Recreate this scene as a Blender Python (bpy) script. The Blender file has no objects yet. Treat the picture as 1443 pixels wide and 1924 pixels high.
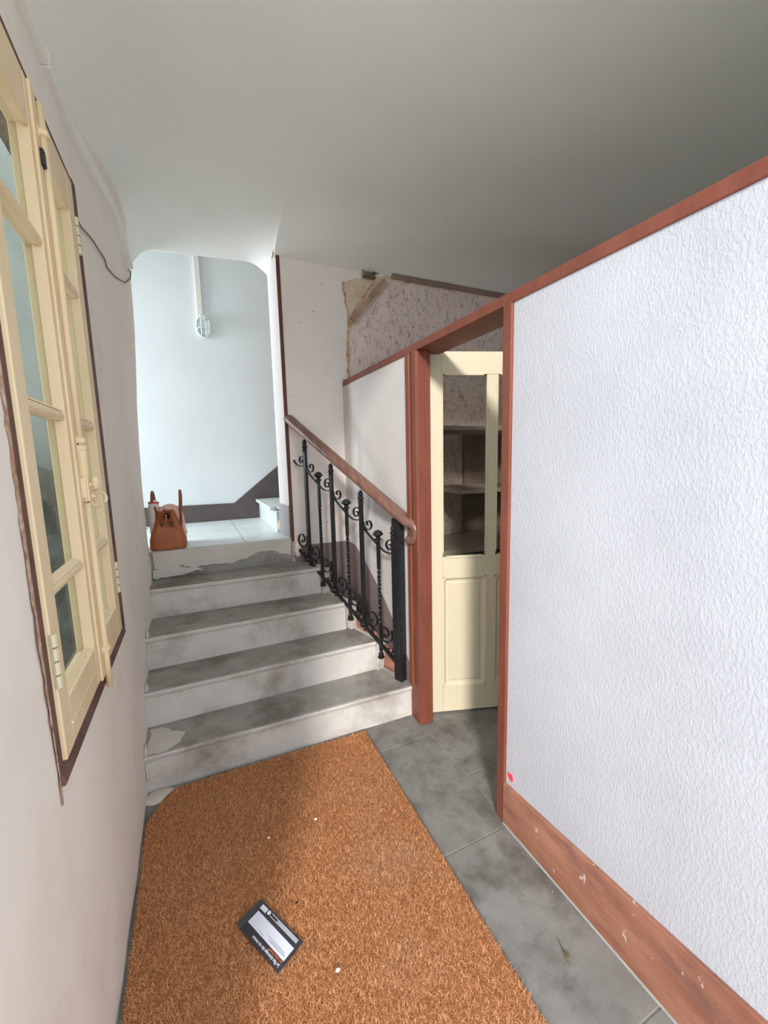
import bpy, bmesh, math, random
from mathutils import Vector, Matrix, noise
random.seed(7)
S = bpy.context.scene
C = S.collection

# ------------------------------------------------------------------ camera
YAW, PITCH, ROLL, FPX = math.radians(24.864), math.radians(7.69), math.radians(-1.395), 768.5
fw = Vector((math.sin(YAW)*math.cos(PITCH), math.cos(YAW)*math.cos(PITCH), -math.sin(PITCH)))
rt = Vector((math.cos(YAW), -math.sin(YAW), 0)); up = rt.cross(fw)
R_ = rt*math.cos(ROLL) + up*math.sin(ROLL); U_ = -rt*math.sin(ROLL) + up*math.cos(ROLL)
cd = bpy.data.cameras.new('camera'); cam = bpy.data.objects.new('camera', cd); C.objects.link(cam)
cd.sensor_fit = 'VERTICAL'; cd.sensor_height = 36; cd.sensor_width = 27; cd.lens = FPX/1924*36
cd.clip_start = 0.02; cd.clip_end = 200
cam.matrix_world = Matrix(((R_.x, U_.x, -fw.x, 0), (R_.y, U_.y, -fw.y, 0), (R_.z, U_.z, -fw.z, 1.5), (0, 0, 0, 1)))
S.camera = cam

# ------------------------------------------------------------------ light
w = bpy.data.worlds.new('sky'); S.world = w; w.use_nodes = True
bg = w.node_tree.nodes['Background']; bg.inputs[0].default_value = (0.80, 0.90, 1.0, 1); bg.inputs[1].default_value = 1.6
sd = bpy.data.lights.new('sun', 'SUN'); sd.energy = 2.25; sd.angle = math.radians(7); sd.color = (1.0, 0.985, 0.97)
sun = bpy.data.objects.new('sun', sd); C.objects.link(sun)
sdir = Vector((0.45, 0.89, -0.48)).normalized()
sun.rotation_euler = sdir.to_track_quat('-Z', 'Y').to_euler(); sun.location = (-3, -5, 5)
ad = bpy.data.lights.new('landing_daylight', 'AREA'); ad.shape = 'RECTANGLE'; ad.size = 1.4; ad.size_y = 2.2; ad.energy = 142; ad.color = (0.87, 0.93, 1.0)
al = bpy.data.objects.new('landing_daylight', ad); C.objects.link(al)
al.location = (-2.5, 3.68, 2.2); al.rotation_euler = Vector((1, 0, 0)).to_track_quat('-Z', 'Z').to_euler()
vs = S.view_settings
vs.view_transform = 'Standard'; vs.look = 'None'; vs.gamma = 1; vs.use_curve_mapping = False; vs.exposure = 0.62

# ------------------------------------------------------------------ materials
def nn(nt, typ, **kw):
    n = nt.nodes.new(typ)
    for k, v in kw.items(): setattr(n, k, v)
    return n
def lin(c):
    return tuple(((x/255)/12.92 if x/255 <= .04045 else ((x/255+.055)/1.055)**2.4) for x in c) + (1,)
def mat(name, c1, c2=None, scale=6, detail=6, rough=.7, bump=0, bscale=60, stretch=(1,1,1), c3=None, s3=2.0, t3=(.55,.7), spec=.3, bstretch=None, bdist=.004, metal=0):
    m = bpy.data.materials.new(name); m.use_nodes = True; nt = m.node_tree; b = nt.nodes['Principled BSDF']; L = nt.links.new
    b.inputs['Roughness'].default_value = rough; b.inputs['Specular IOR Level'].default_value = spec; b.inputs['Metallic'].default_value = metal
    tc = nn(nt, 'ShaderNodeTexCoord'); mp = nn(nt, 'ShaderNodeMapping'); mp.inputs['Scale'].default_value = stretch
    L(tc.outputs['Object'], mp.inputs[0])
    if c2 is None: b.inputs['Base Color'].default_value = lin(c1)
    else:
        n = nn(nt, 'ShaderNodeTexNoise'); n.inputs['Scale'].default_value = scale; n.inputs['Detail'].default_value = detail; n.inputs['Roughness'].default_value = .62
        L(mp.outputs[0], n.inputs['Vector'])
        r = nn(nt, 'ShaderNodeValToRGB'); r.color_ramp.elements[0].position = .35; r.color_ramp.elements[1].position = .65
        r.color_ramp.elements[0].color = lin(c1); r.color_ramp.elements[1].color = lin(c2)
        L(n.outputs['Fac'], r.inputs[0]); out = r.outputs[0]
        if c3 is not None:
            n3 = nn(nt, 'ShaderNodeTexNoise'); n3.inputs['Scale'].default_value = s3; n3.inputs['Detail'].default_value = 8; n3.inputs['Roughness'].default_value = .65
            L(mp.outputs[0], n3.inputs['Vector'])
            r3 = nn(nt, 'ShaderNodeValToRGB'); r3.color_ramp.elements[0].position = t3[0]; r3.color_ramp.elements[1].position = t3[1]
            mx = nn(nt, 'ShaderNodeMix', data_type='RGBA'); L(n3.outputs['Fac'], r3.inputs[0]); L(r3.outputs[0], mx.inputs[0]); L(out, mx.inputs[6]); mx.inputs[7].default_value = lin(c3); out = mx.outputs[2]
        L(out, b.inputs['Base Color'])
    if bump:
        nb = nn(nt, 'ShaderNodeTexNoise'); nb.inputs['Scale'].default_value = bscale; nb.inputs['Detail'].default_value = 3
        if bstretch:
            m2 = nn(nt, 'ShaderNodeMapping'); m2.inputs['Scale'].default_value = bstretch; L(tc.outputs['Object'], m2.inputs[0]); L(m2.outputs[0], nb.inputs['Vector'])
        else: L(mp.outputs[0], nb.inputs['Vector'])
        bp = nn(nt, 'ShaderNodeBump'); bp.inputs['Strength'].default_value = bump; bp.inputs['Distance'].default_value = bdist
        L(nb.outputs['Fac'], bp.inputs['Height']); L(bp.outputs[0], b.inputs['Normal'])
    return m
def speck(m, scale, thr, col, vstretch=(1,1,1), width=.03):
    """dark small flecks with a shape of their own (dirt, pits, printed veins)"""
    nt = m.node_tree; b = nt.nodes['Principled BSDF']; L = nt.links.new
    tc = nn(nt, 'ShaderNodeTexCoord'); mp = nn(nt, 'ShaderNodeMapping'); mp.inputs['Scale'].default_value = vstretch; L(tc.outputs['Object'], mp.inputs[0])
    n = nn(nt, 'ShaderNodeTexNoise'); n.inputs['Scale'].default_value = scale; n.inputs['Detail'].default_value = 4; n.inputs['Roughness'].default_value = .7; L(mp.outputs[0], n.inputs['Vector'])
    r = nn(nt, 'ShaderNodeValToRGB'); r.color_ramp.elements[0].position = thr; r.color_ramp.elements[1].position = thr+width; L(n.outputs['Fac'], r.inputs[0])
    mx = nn(nt, 'ShaderNodeMix', data_type='RGBA'); L(r.outputs[0], mx.inputs[0]); mx.inputs[7].default_value = lin(col)
    src = b.inputs['Base Color']
    if src.is_linked: L(src.links[0].from_socket, mx.inputs[6])
    else: mx.inputs[6].default_value = src.default_value
    L(mx.outputs[2], b.inputs['Base Color'])
    return m
M = {}
M['plaster_left'] = mat('plaster_left', (236,224,212), (241,231,220), 3, 5, .9, .35, 9, c3=(227,211,195), s3=2.2, t3=(.58,.75), bdist=.01)
M['ceiling'] = mat('ceiling_paint', (238,238,230), (241,241,235), 2, 3, .95, .1, 12)
M['landing'] = mat('landing_paint', (232,235,236), (236,239,240), 2, 3, .9, .15, 14)
def ingrain(name, c1, c2):
    m = mat(name, c1, c2, 3, 4, .85)
    nt = m.node_tree; b = nt.nodes['Principled BSDF']; L = nt.links.new
    tc = nn(nt, 'ShaderNodeTexCoord'); mp = nn(nt, 'ShaderNodeMapping'); mp.inputs['Scale'].default_value = (1.8, 1.8, 1); L(tc.outputs['Object'], mp.inputs[0])
    n = nn(nt, 'ShaderNodeTexNoise'); n.inputs['Scale'].default_value = 78; n.inputs['Detail'].default_value = 2; n.inputs['Distortion'].default_value = .5; L(mp.outputs[0], n.inputs['Vector'])
    r = nn(nt, 'ShaderNodeValToRGB'); r.color_ramp.elements[0].position = .42; r.color_ramp.elements[1].position = .62; L(n.outputs['Fac'], r.inputs[0])
    bp = nn(nt, 'ShaderNodeBump'); bp.inputs['Strength'].default_value = .3; bp.inputs['Distance'].default_value = .002; L(r.outputs[0], bp.inputs['Height']); L(bp.outputs[0], b.inputs['Normal'])
    return m
M['ingrain'] = ingrain('ingrain_paper', (188,188,193), (195,195,200)); speck(M['ingrain'], 64, .69, (160,160,166), (1,1.6,1))
M['ingrain_old'] = ingrain('ingrain_paper_old', (230,219,211), (236,226,219)); speck(M['ingrain_old'], 26, .67, (150,138,128))
M['plaster_partition'] = ingrain('plaster_partition', (212,206,202), (218,212,208))
M['paint_brown'] = mat('paint_brown', (118,64,47), (132,74,57), 14, 5, .5, .25, 40, spec=.4, stretch=(1,1,.25)); speck(M['paint_brown'], 90, .71, (222,205,190))
M['paint_brown_dark'] = mat('paint_brown_dark', (92,52,40), (106,62,48), 14, 5, .55, .25, 40)
M['base_brown'] = mat('baseboard_wood', (146,94,74), (180,126,102), 4, 9, .6, .25, 40, stretch=(1,1,3), c3=(124,90,80), s3=2.6, t3=(.46,.6)); speck(M['base_brown'], 30, .66, (206,186,174), (1,1,.5))
M['rail_wood'] = mat('handrail_wood', (104,70,58), (132,98,84), 16, 6, .33, .1, 30, stretch=(3,.5,.5), spec=.5)
M['iron'] = mat('black_iron', (15,15,16), (28,28,30), 30, 4, .45, .2, 120, spec=.5)
M['cream_window'] = mat('cream_window', (228,202,160), (235,211,173), 7, 5, .5, .25, 30, stretch=(1,1,.3), spec=.4, c3=(206,178,138), s3=8, t3=(.62,.72))
M['cream_door'] = mat('cream_door', (210,196,166), (215,202,173), 4, 4, .45, .12, 30, stretch=(1,1,.3), spec=.4)
M['stone'] = mat('step_stone', (196,188,179), (206,199,191), 7, 8, .8, .35, 45, c3=(148,136,124), s3=2.4, t3=(.48,.68)); speck(M['stone'], 38, .70, (140,130,120))
M['tread'] = mat('tread_stone', (146,141,134), (162,157,149), 9, 8, .75, .3, 55, c3=(124,116,107), s3=2.6, t3=(.48,.62)); speck(M['tread'], 44, .70, (82,78,72))
M['slab'] = mat('floor_slab', (125,121,115), (140,136,130), 6, 9, .62, .25, 40, c3=(100,95,88), s3=5.5, t3=(.47,.66), spec=.35); speck(M['slab'], 30, .70, (176,172,164))
M['grout'] = mat('floor_grout', (152,148,140), (164,160,152), 20, 5, .9, .3, 90)
M['marble'] = mat('marble', (212,220,217), (226,232,229), 3, 8, .4, 0, c3=(190,200,198), s3=2.2, t3=(.55,.66), spec=.45, stretch=(1,2.2,1))
M['skirt_dark'] = mat('skirting_taupe', (92,82,80), (104,94,92), 8, 6, .7, .15, 40, c3=(120,108,106), s3=5, t3=(.64,.72))
M['skirt_purple'] = mat('skirting_mauve', (128,112,108), (140,124,119), 8, 6, .75, .15, 40)
M['grey_block'] = mat('skirting_grey', (150,148,150), (160,158,160), 8, 5, .7)
M['coir'] = mat('coir_base', (150,98,54), (170,114,66), 40, 6, .95, .6, 160)
M['white_plastic'] = mat('white_plastic', (240,237,228), rough=.4)
M['wire'] = mat('grey_wire', (120,112,104), rough=.6)
M['white_cage'] = mat('white_cage', (236,240,238), rough=.4)
M['leather'] = mat('bag_leather', (156,86,46), (172,99,58), 12, 6, .5, .3, 160, spec=.4)
M['leather_dark'] = mat('bag_leather_dark', (128,66,44), (140,76,52), 12, 6, .5, .2, 120)
M['cloth_pink'] = mat('pink_cloth', (224,176,160), (232,190,176), 10, 4, .9, .3, 30)
M['black'] = mat('black_plastic', (18,17,18), rough=.35)
M['paper_white'] = mat('paper_white', (226,228,238), rough=.6)
M['roll_white'] = mat('roll_white', (214,200,190), (222,210,202), 5, 3, .7)
M['card_dark'] = mat('card_dark', (58,56,58), (66,63,64), 10, 3, .5)
M['print_orange'] = mat('print_orange', (226,104,44), rough=.6)
M['print_red'] = mat('red_tape', (255,72,84), rough=.5)
M['red'] = mat('red_band', (196,44,40), rough=.5)
M['raw_plaster'] = mat('raw_plaster', (206,184,156), (222,204,180), 9, 8, .95, .5, 30, c3=(176,132,96), s3=8, t3=(.55,.66))
M['torn'] = mat('torn_edge', (168,112,84), (222,200,178), 46, 8, .95, .5, 60)
M['batten'] = mat('old_batten', (160,132,112), (184,160,142), 10, 6, .85, .3, 40, stretch=(1,1,1), c3=(214,200,188), s3=14, t3=(.6,.68))
M['nest'] = mat('dry_nest', (88,80,58), (132,122,92), 40, 6, .95, .5, 90)
M['crown'] = mat('crown_wood', (150,126,117), (162,138,129), 10, 5, .7)
M['closet_dark'] = mat('closet_wood', (136,120,108), (150,134,122), 10, 6, .8, .2, 40, stretch=(1,1,.3))
M['shelf'] = mat('shelf_board', (176,160,150), (186,171,161), 10, 6, .75, .15, 40)
M['ext'] = mat('exterior_plaster', (146,151,144), (156,160,153), 3, 6, .9, .3, 12, c3=(134,140,133), s3=1.6)
M['rock'] = mat('rubble_stone', (78,80,74), (102,103,96), 7, 8, .95, .6, 18, c3=(58,60,54), s3=5)
M['reveal'] = mat('window_reveal', (112,102,92), (124,114,103), 8, 5, .9, .2, 30)
M['ground'] = mat('bounce_ground', (222,218,210), (230,226,218), 4, 6, .9)  # unseen ground, kept pale so it reflects sunlight up to the ceiling
M['brown_sill'] = mat('brown_sill', (92,66,58), (112,84,74), 12, 6, .7, .25, 40)
M['plaster_patch'] = mat('plaster_coat', (196,188,178), (208,200,190), 8, 8, .9, .4, 40)
M['hinge'] = mat('hinge_paint', (216,204,172), rough=.4, spec=.5)
# wallpaper with a printed, wrinkled vein pattern
def wallpaper():
    m = mat('vein_wallpaper', (230,208,198), (236,217,207), 6, 4, .85)
    nt = m.node_tree; b = nt.nodes['Principled BSDF']; L = nt.links.new
    tc = nn(nt, 'ShaderNodeTexCoord')
    prev = b.inputs['Base Color'].links[0].from_socket
    hs = []
    for ang, sc, th in ((.55, 1.0, .022), (-.5, 1.2, .020), (.15, 1.7, .014)):
        mp = nn(nt, 'ShaderNodeMapping'); mp.inputs['Rotation'].default_value = (0, ang, 0); mp.inputs['Scale'].default_value = (13*sc, 3, 5*sc)
        L(tc.outputs['Object'], mp.inputs[0])
        n = nn(nt, 'ShaderNodeTexNoise'); n.inputs['Scale'].default_value = 1.0; n.inputs['Detail'].default_value = 3; n.inputs['Distortion'].default_value = .9; L(mp.outputs[0], n.inputs['Vector'])
        a1 = nn(nt, 'ShaderNodeMath', operation='SUBTRACT'); a1.inputs[1].default_value = .5; L(n.outputs['Fac'], a1.inputs[0])
        a2 = nn(nt, 'ShaderNodeMath', operation='ABSOLUTE'); L(a1.outputs[0], a2.inputs[0])
        r = nn(nt, 'ShaderNodeMapRange'); r.inputs['From Min'].default_value = 0; r.inputs['From Max'].default_value = th; r.inputs['To Min'].default_value = 1; r.inputs['To Max'].default_value = 0; L(a2.outputs[0], r.inputs['Value'])
        br = nn(nt, 'ShaderNodeTexNoise'); br.inputs['Scale'].default_value = 26; L(tc.outputs['Object'], br.inputs['Vector'])
        rb = nn(nt, 'ShaderNodeMapRange'); rb.inputs['From Min'].default_value = .36; rb.inputs['From Max'].default_value = .6; rb.inputs['To Max'].default_value = .7; L(br.outputs['Fac'], rb.inputs['Value'])
        mu = nn(nt, 'ShaderNodeMath', operation='MULTIPLY'); L(r.outputs[0], mu.inputs[0]); L(rb.outputs[0], mu.inputs[1])
        mx = nn(nt, 'ShaderNodeMix', data_type='RGBA'); L(mu.outputs[0], mx.inputs[0])
        L(prev, mx.inputs[6]); mx.inputs[7].default_value = lin((120,98,92)); prev = mx.outputs[2]; hs.append(n.outputs['Fac'])
    L(prev, b.inputs['Base Color'])
    bp = nn(nt, 'ShaderNodeBump'); bp.inputs['Strength'].default_value = .5; bp.inputs['Distance'].default_value = .008; L(hs[0], bp.inputs['Height']); L(bp.outputs[0], b.inputs['Normal'])
    return speck(m, 50, .735, (86,60,58))
M['wallpaper'] = wallpaper()
def fibre():
    m = bpy.data.materials.new('coir_fibre'); m.use_nodes = True; nt = m.node_tree; b = nt.nodes['Principled BSDF']; L = nt.links.new
    g = nn(nt, 'ShaderNodeNewGeometry'); r = nn(nt, 'ShaderNodeValToRGB'); r.color_ramp.elements[0].color = lin((146,92,54)); r.color_ramp.elements[1].color = lin((240,180,132))
    e = r.color_ramp.elements.new(.5); e.color = lin((204,138,92))
    L(g.outputs['Random Per Island'], r.inputs[0])
    tc = nn(nt, 'ShaderNodeTexCoord'); n = nn(nt, 'ShaderNodeTexNoise'); n.inputs['Scale'].default_value = 2.6; n.inputs['Detail'].default_value = 6; L(tc.outputs['Object'], n.inputs['Vector'])
    rr = nn(nt, 'ShaderNodeValToRGB'); rr.color_ramp.elements[0].position = .52; rr.color_ramp.elements[1].position = .72; L(n.outputs['Fac'], rr.inputs[0])
    mu = nn(nt, 'ShaderNodeMath', operation='MULTIPLY'); mu.inputs[1].default_value = .4; L(rr.outputs[0], mu.inputs[0])
    mx = nn(nt, 'ShaderNodeMix', data_type='RGBA'); L(mu.outputs[0], mx.inputs[0]); L(r.outputs[0], mx.inputs[6]); mx.inputs[7].default_value = lin((196,160,134)); L(mx.outputs[2], b.inputs['Base Color'])
    b.inputs['Roughness'].default_value = .9; b.inputs['Specular IOR Level'].default_value = .15
    return m
M['fibre'] = fibre()
def glass(name, tint, refl):
    m = bpy.data.materials.new(name); m.use_nodes = True; nt = m.node_tree; L = nt.links.new
    for n in list(nt.nodes):
        if n.type == 'BSDF_PRINCIPLED': nt.nodes.remove(n)
    o = [n for n in nt.nodes if n.type == 'OUTPUT_MATERIAL'][0]
    t = nn(nt, 'ShaderNodeBsdfTransparent'); t.inputs[0].default_value = tint
    g = nn(nt, 'ShaderNodeBsdfGlossy'); g.inputs['Roughness'].default_value = .03
    f = nn(nt, 'ShaderNodeFresnel'); f.inputs[0].default_value = refl
    ge = nn(nt, 'ShaderNodeNewGeometry'); iv = nn(nt, 'ShaderNodeMath', operation='SUBTRACT'); iv.inputs[0].default_value = 1; L(ge.outputs['Backfacing'], iv.inputs[1])
    mu = nn(nt, 'ShaderNodeMath', operation='MULTIPLY'); L(f.outputs[0], mu.inputs[0]); L(iv.outputs[0], mu.inputs[1])     # only the entry face reflects
    mx = nn(nt, 'ShaderNodeMixShader'); L(mu.outputs[0], mx.inputs[0]); L(t.outputs[0], mx.inputs[1]); L(g.outputs[0], mx.inputs[2]); L(mx.outputs[0], o.inputs[0])
    return m
M['pane'] = glass('window_glass', (.92,.94,.92,1), 1.09)
M['pane_door'] = glass('door_glass', (.86,.85,.82,1), 1.35)
M['lamp_glass'] = glass('lamp_glass', (.95,.97,.96,1), 1.12)

# ------------------------------------------------------------------ mesh helpers
class MB:
    def __init__(s): s.v = []; s.f = []
    def add(s, vs, fs):
        o = len(s.v); s.v += [tuple(p) for p in vs]; s.f += [tuple(i+o for i in f) for f in fs]; return s
    def box(s, x0, x1, y0, y1, z0, z1):
        return s.add([(x0,y0,z0),(x1,y0,z0),(x1,y1,z0),(x0,y1,z0),(x0,y0,z1),(x1,y0,z1),(x1,y1,z1),(x0,y1,z1)],
                     [(0,3,2,1),(4,5,6,7),(0,1,5,4),(1,2,6,5),(2,3,7,6),(3,0,4,7)])
    def prism(s, poly, vec):
        n = len(poly); a = [Vector(p) for p in poly]; b = [p+Vector(vec) for p in a]
        return s.add(a+b, [tuple(range(n))[::-1], tuple(range(n, 2*n))] + [(i, (i+1) % n, n+(i+1) % n, n+i) for i in range(n)])
    def loft(s, rings, cap=True, closed=True):
        n = len(rings[0]); vs = [p for r in rings for p in r]; fs = []
        for k in range(len(rings)-1):
            for i in range(n if closed else n-1):
                j = (i+1) % n; fs.append((k*n+i, k*n+j, (k+1)*n+j, (k+1)*n+i))
        if cap: fs += [tuple(range(n))[::-1], tuple(range((len(rings)-1)*n, len(rings)*n))]
        return s.add(vs, fs)
    def tube(s, path, r, n=8, cap=True):
        P = [Vector(p) for p in path]; rings = []; prev = None
        for i, p in enumerate(P):
            t = (P[min(i+1, len(P)-1)] - P[max(i-1, 0)]).normalized()
            a = prev if prev else (Vector((0,0,1)) if abs(t.z) < .9 else Vector((1,0,0)))
            u = (a - t*a.dot(t)).normalized(); prev = u; v = t.cross(u)
            rr = r[i] if isinstance(r, (list, tuple)) else r
            rings.append([p + (u*math.cos(q)+v*math.sin(q))*rr for q in (2*math.pi*k/n for k in range(n))])
        return s.loft(rings, cap)
    def lathe(s, c, prof, n=12, axis=Vector((0,0,1))):
        axis = axis.normalized(); a = Vector((1,0,0)) if abs(axis.x) < .9 else Vector((0,1,0)); u = (a-axis*a.dot(axis)).normalized(); v = axis.cross(u)
        return s.loft([[Vector(c)+axis*h+(u*math.cos(q)+v*math.sin(q))*max(r,1e-4) for q in (2*math.pi*k/n for k in range(n))] for r, h in prof])
    def ell(s, c, rx, ry, rz, n=12, m=8):
        return s.loft([[(c[0]+rx*math.sin(t)*math.cos(q), c[1]+ry*math.sin(t)*math.sin(q), c[2]-rz*math.cos(t)) for q in (2*math.pi*k/n for k in range(n))] for t in (math.pi*(i+.02)/(m+.04) for i in range(m+1))])
    def build(s, name, m, parent=None, bevel=0, smooth=False, seg=2, local=False):
        me = bpy.data.meshes.new(name); me.from_pydata(s.v, [], s.f); me.update()
        bm = bmesh.new(); bm.from_mesh(me); bmesh.ops.recalc_face_normals(bm, faces=bm.faces); bm.to_mesh(me); bm.free()
        if smooth:
            for p in me.polygons: p.use_smooth = True
        o = bpy.data.objects.new(name, me); C.objects.link(o)
        me.materials.append(M[m] if isinstance(m, str) else m)
        if parent is not None: attach(o, parent, local)
        if bevel:
            b = o.modifiers.new('bevel', 'BEVEL'); b.width = bevel; b.segments = seg; b.limit_method = 'ANGLE'; b.angle_limit = math.radians(40)
        return o
def wloc(o):
    return Vector(o.location) + (wloc(o.parent) if o.parent else Vector((0,0,0)))
def attach(o, parent, local=False):
    o.parent = parent
    if not local: o.location = -wloc(parent)
def tag(o, label, cat=None, group=None, kind=None):
    if label: o['label'] = label
    if cat: o['category'] = cat
    if group: o['group'] = group
    if kind: o['kind'] = kind
    return o
def struct(o, label, cat): return tag(o, label, cat, kind='structure')
def thing(name, loc, label, cat, group=None, kind=None):
    o = bpy.data.objects.new(name, None); C.objects.link(o); o.location = loc; o.empty_display_size = .05
    return tag(o, label, cat, group, kind)
def sst(t): t = min(max(t, 0), 1); return t*t*(3-2*t)

XL, XR, YB = -.30, 1.05, 2.96
# ------------------------------------------------------------------ floor
fl = struct(MB().box(-.30, 4.2, -.6, 3.1, -.06, -.004).build('floor', 'grout'), 'grey stone slab floor beside the coir mat', 'floor')
for x0, x1, offs in ((-.155, .455, .90), (.455, 1.065, 1.145), (1.065, 1.675, 1.43), (1.675, 2.285, 1.2), (2.285, 2.895, 1.5), (2.895, 3.505, 1.1)):
    ys = [offs + .612*k for k in range(-5, 4)]
    for a, b in zip(ys[:-1], ys[1:]):
        b = min(b, 2.95)
        if b-a < .05 or b < .0: continue
        j = [random.uniform(-.0015, .0015) for _ in range(2)]
        MB().box(x0+.0023, x1-.0023, a+.0023, b-.0023, -.02, .0+j[0]*.6).build('stone_slab', 'slab', fl, bevel=.0015, seg=1)
for k in range(4):
    MB().box(-.298, -.158, .35+.4*k, .744+.4*k, -.02, .0).build('stone_slab', 'slab', fl, bevel=.003, seg=1)
gd = struct(MB().box(-6, -.302, -6, 2.95, -.08, -.01).box(-.30, 8, -8, -.6, -.08, -.003).box(4.32, 8, -.6, 3, -.08, -.01).build('bounce_ground', 'ground'), 'outdoor ground made pale to bounce daylight indoors', 'ground')  # ground added outside as a light reflector for the corridor

# ------------------------------------------------------------------ left wall with window hole
WY0, WY1, WZ0, WZ1 = .985, 1.835, .835, 2.45
def xl(y, z):
    x = XL
    b = sst((y-1.86)/.6)*sst((z-1.3)/1.3)*.052 + sst((y-2.3)/.7)*.014
    x += b
    x += .004*noise.noise(Vector((y*2.3, z*2.3, 1.7))) + .0015*noise.noise(Vector((y*9, z*9, 4)))
    if z < .5: x += .006*noise.noise(Vector((y*6, z*6, 9)))*(1-z/.5)
    if y > 2.90: t = (y-2.90)/.06; x -= .05*(1-math.sqrt(max(0, 1-t*t)))
    return x
def lin_(a, b, n): return [a+(b-a)*i/n for i in range(n)] + [b]
ys = lin_(.47, WY0, 14) + lin_(WY0, WY1, 20)[1:] + lin_(WY1, 2.88, 26)[1:] + lin_(2.88, 2.96, 8)[1:]
zs = lin_(0, WZ0, 22) + lin_(WZ0, WZ1, 36)[1:] + lin_(WZ1, 3.0, 16)[1:]
wl = MB(); vid = {}
for i, y in enumerate(ys):
    for j, z in enumerate(zs): vid[i, j] = len(wl.v); wl.v.append((xl(y, z), y, z))
XB = -.425
for i, y in enumerate(ys):
    for j, z in enumerate(zs): vid[i, j, 1] = len(wl.v); wl.v.append((XB, y, z))
iy0, iy1, jz0, jz1 = ys.index(WY0), ys.index(WY1), zs.index(WZ0), zs.index(WZ1)
hole = lambda i, j: iy0 <= i < iy1 and jz0 <= j < jz1
nI, nJ = len(ys)-1, len(zs)-1
for i in range(nI):
    for j in range(nJ):
        if hole(i, j): continue
        wl.f.append((vid[i,j], vid[i+1,j], vid[i+1,j+1], vid[i,j+1])); wl.f.append((vid[i,j,1], vid[i,j+1,1], vid[i+1,j+1,1], vid[i+1,j,1]))
def brim(a, b): wl.f.append((vid[a], vid[b], vid[b+(1,)], vid[a+(1,)]))
for i in range(nI): brim((i,0), (i+1,0)); brim((i+1,nJ), (i,nJ))
for j in range(nJ): brim((0,j+1), (0,j)); brim((nI,j), (nI,j+1))
for i in range(iy0, iy1): brim((i+1,jz0), (i,jz0)); brim((i,jz1), (i+1,jz1))
for j in range(jz0, jz1): brim((iy0,j), (iy0,j+1)); brim((iy1,j+1), (iy1,j))
o = struct(wl.build('wall_left', 'plaster_left', smooth=True), 'uneven beige plaster wall holding the cream window', 'wall')
m_ = o.modifiers.new('es', 'EDGE_SPLIT'); m_.split_angle = math.radians(40)

# wall added out of view to keep sun off the light well; outer walls
struct(MB().box(-2.6, -.30, .35, .47, 0, 4.6).build('wall_sun_block', 'ext'), 'added unseen wall blocking sun from the window side', 'wall')
struct(MB().box(1.16, 4.3, .0, .12, 0, 3.3).build('wall_closet_front', 'ceiling'), 'plain front wall of the room behind the partition', 'wall')
struct(MB().box(-3.4, -.40, YB, 3.18, 0, 4.4).build('wall_landing_front', 'ext'), 'grey green outer wall seen through the window panes', 'wall')

# ------------------------------------------------------------------ ceiling
def zt(x):          # underside of the arch edge at the landing side (y = 3.18)
    z = 2.850+.045*(x+.25)/.83
    if x < -.13: z -= .10*min(1.3, (-.13-x)/.12)**2
    if x > .44: z -= .085*((x-.44)/.165)**2.2
    return z
def zc(x, y, door):
    z = 2.985
    if door:
        t = max(0, (y-2.35)/.83)
        z -= (z-zt(max(x, -.26)))*t**2.0
    else: z -= .14*max(0, (y-2.42)/.54)**2.2
    if x < .02: z -= .21*(1-sst((y-2.3)/.7))*min(1.2, ((.02-x)/.30))**2.2
    return z
ce = MB()
for xs, ysc, door in ((lin_(-.34, .05, 14) + lin_(.05, .44, 8)[1:] + lin_(.44, .606, 10)[1:], lin_(.45, 2.3, 12) + lin_(2.3, 3.185, 26)[1:], True),
                      (lin_(.606, .75, 6) + lin_(.75, 4.3, 24)[1:], lin_(.45, 2.3, 12) + lin_(2.3, 2.985, 22)[1:], False)):
    n0 = len(ce.v); ny = len(ysc)
    for x in xs:
        for y in ysc: ce.v.append((x, y, zc(x, y if door else min(y, 2.96), door)))
    for i in range(len(xs)-1):
        for j in range(ny-1): a = n0+i*ny+j; ce.f.append((a, a+1, a+ny+1, a+ny))
for y0, y1 in zip(lin_(2.3, 2.96, 16)[:-1], lin_(2.3, 2.96, 16)[1:]):
    ce.add([(.606,y0,zc(.606,y0,True)), (.606,y1,zc(.606,y1,True)), (.606,y1,zc(.606,y1,False)), (.606,y0,zc(.606,y0,False))], [(0,1,2,3)])
ce.box(-.42, 4.3, .45, 3.18, 3.0, 3.25)
o = struct(ce.build('ceiling', 'ceiling', smooth=True), 'smooth off white plaster ceiling curving down to the walls', 'ceiling')
o.modifiers.new('es', 'EDGE_SPLIT').split_angle = math.radians(50)
# wall over the opening, landing side
hd = MB(); hx = lin_(-.42, .62, 40)
for y in (3.178, 3.20):
    for x in hx: hd.v.append((x, y, zt(max(x, -.27))))
    for x in hx: hd.v.append((x, y, 4.4))
n = len(hx)
for i in range(n-1):
    hd.f += [(i, i+1, n+i+1, n+i), (2*n+i, 3*n+i, 3*n+i+1, 2*n+i+1), (i, 2*n+i, 2*n+i+1, i+1)]
struct(hd.build('wall_header', 'ceiling'), 'white wall over the rounded landing opening', 'wall')

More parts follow.
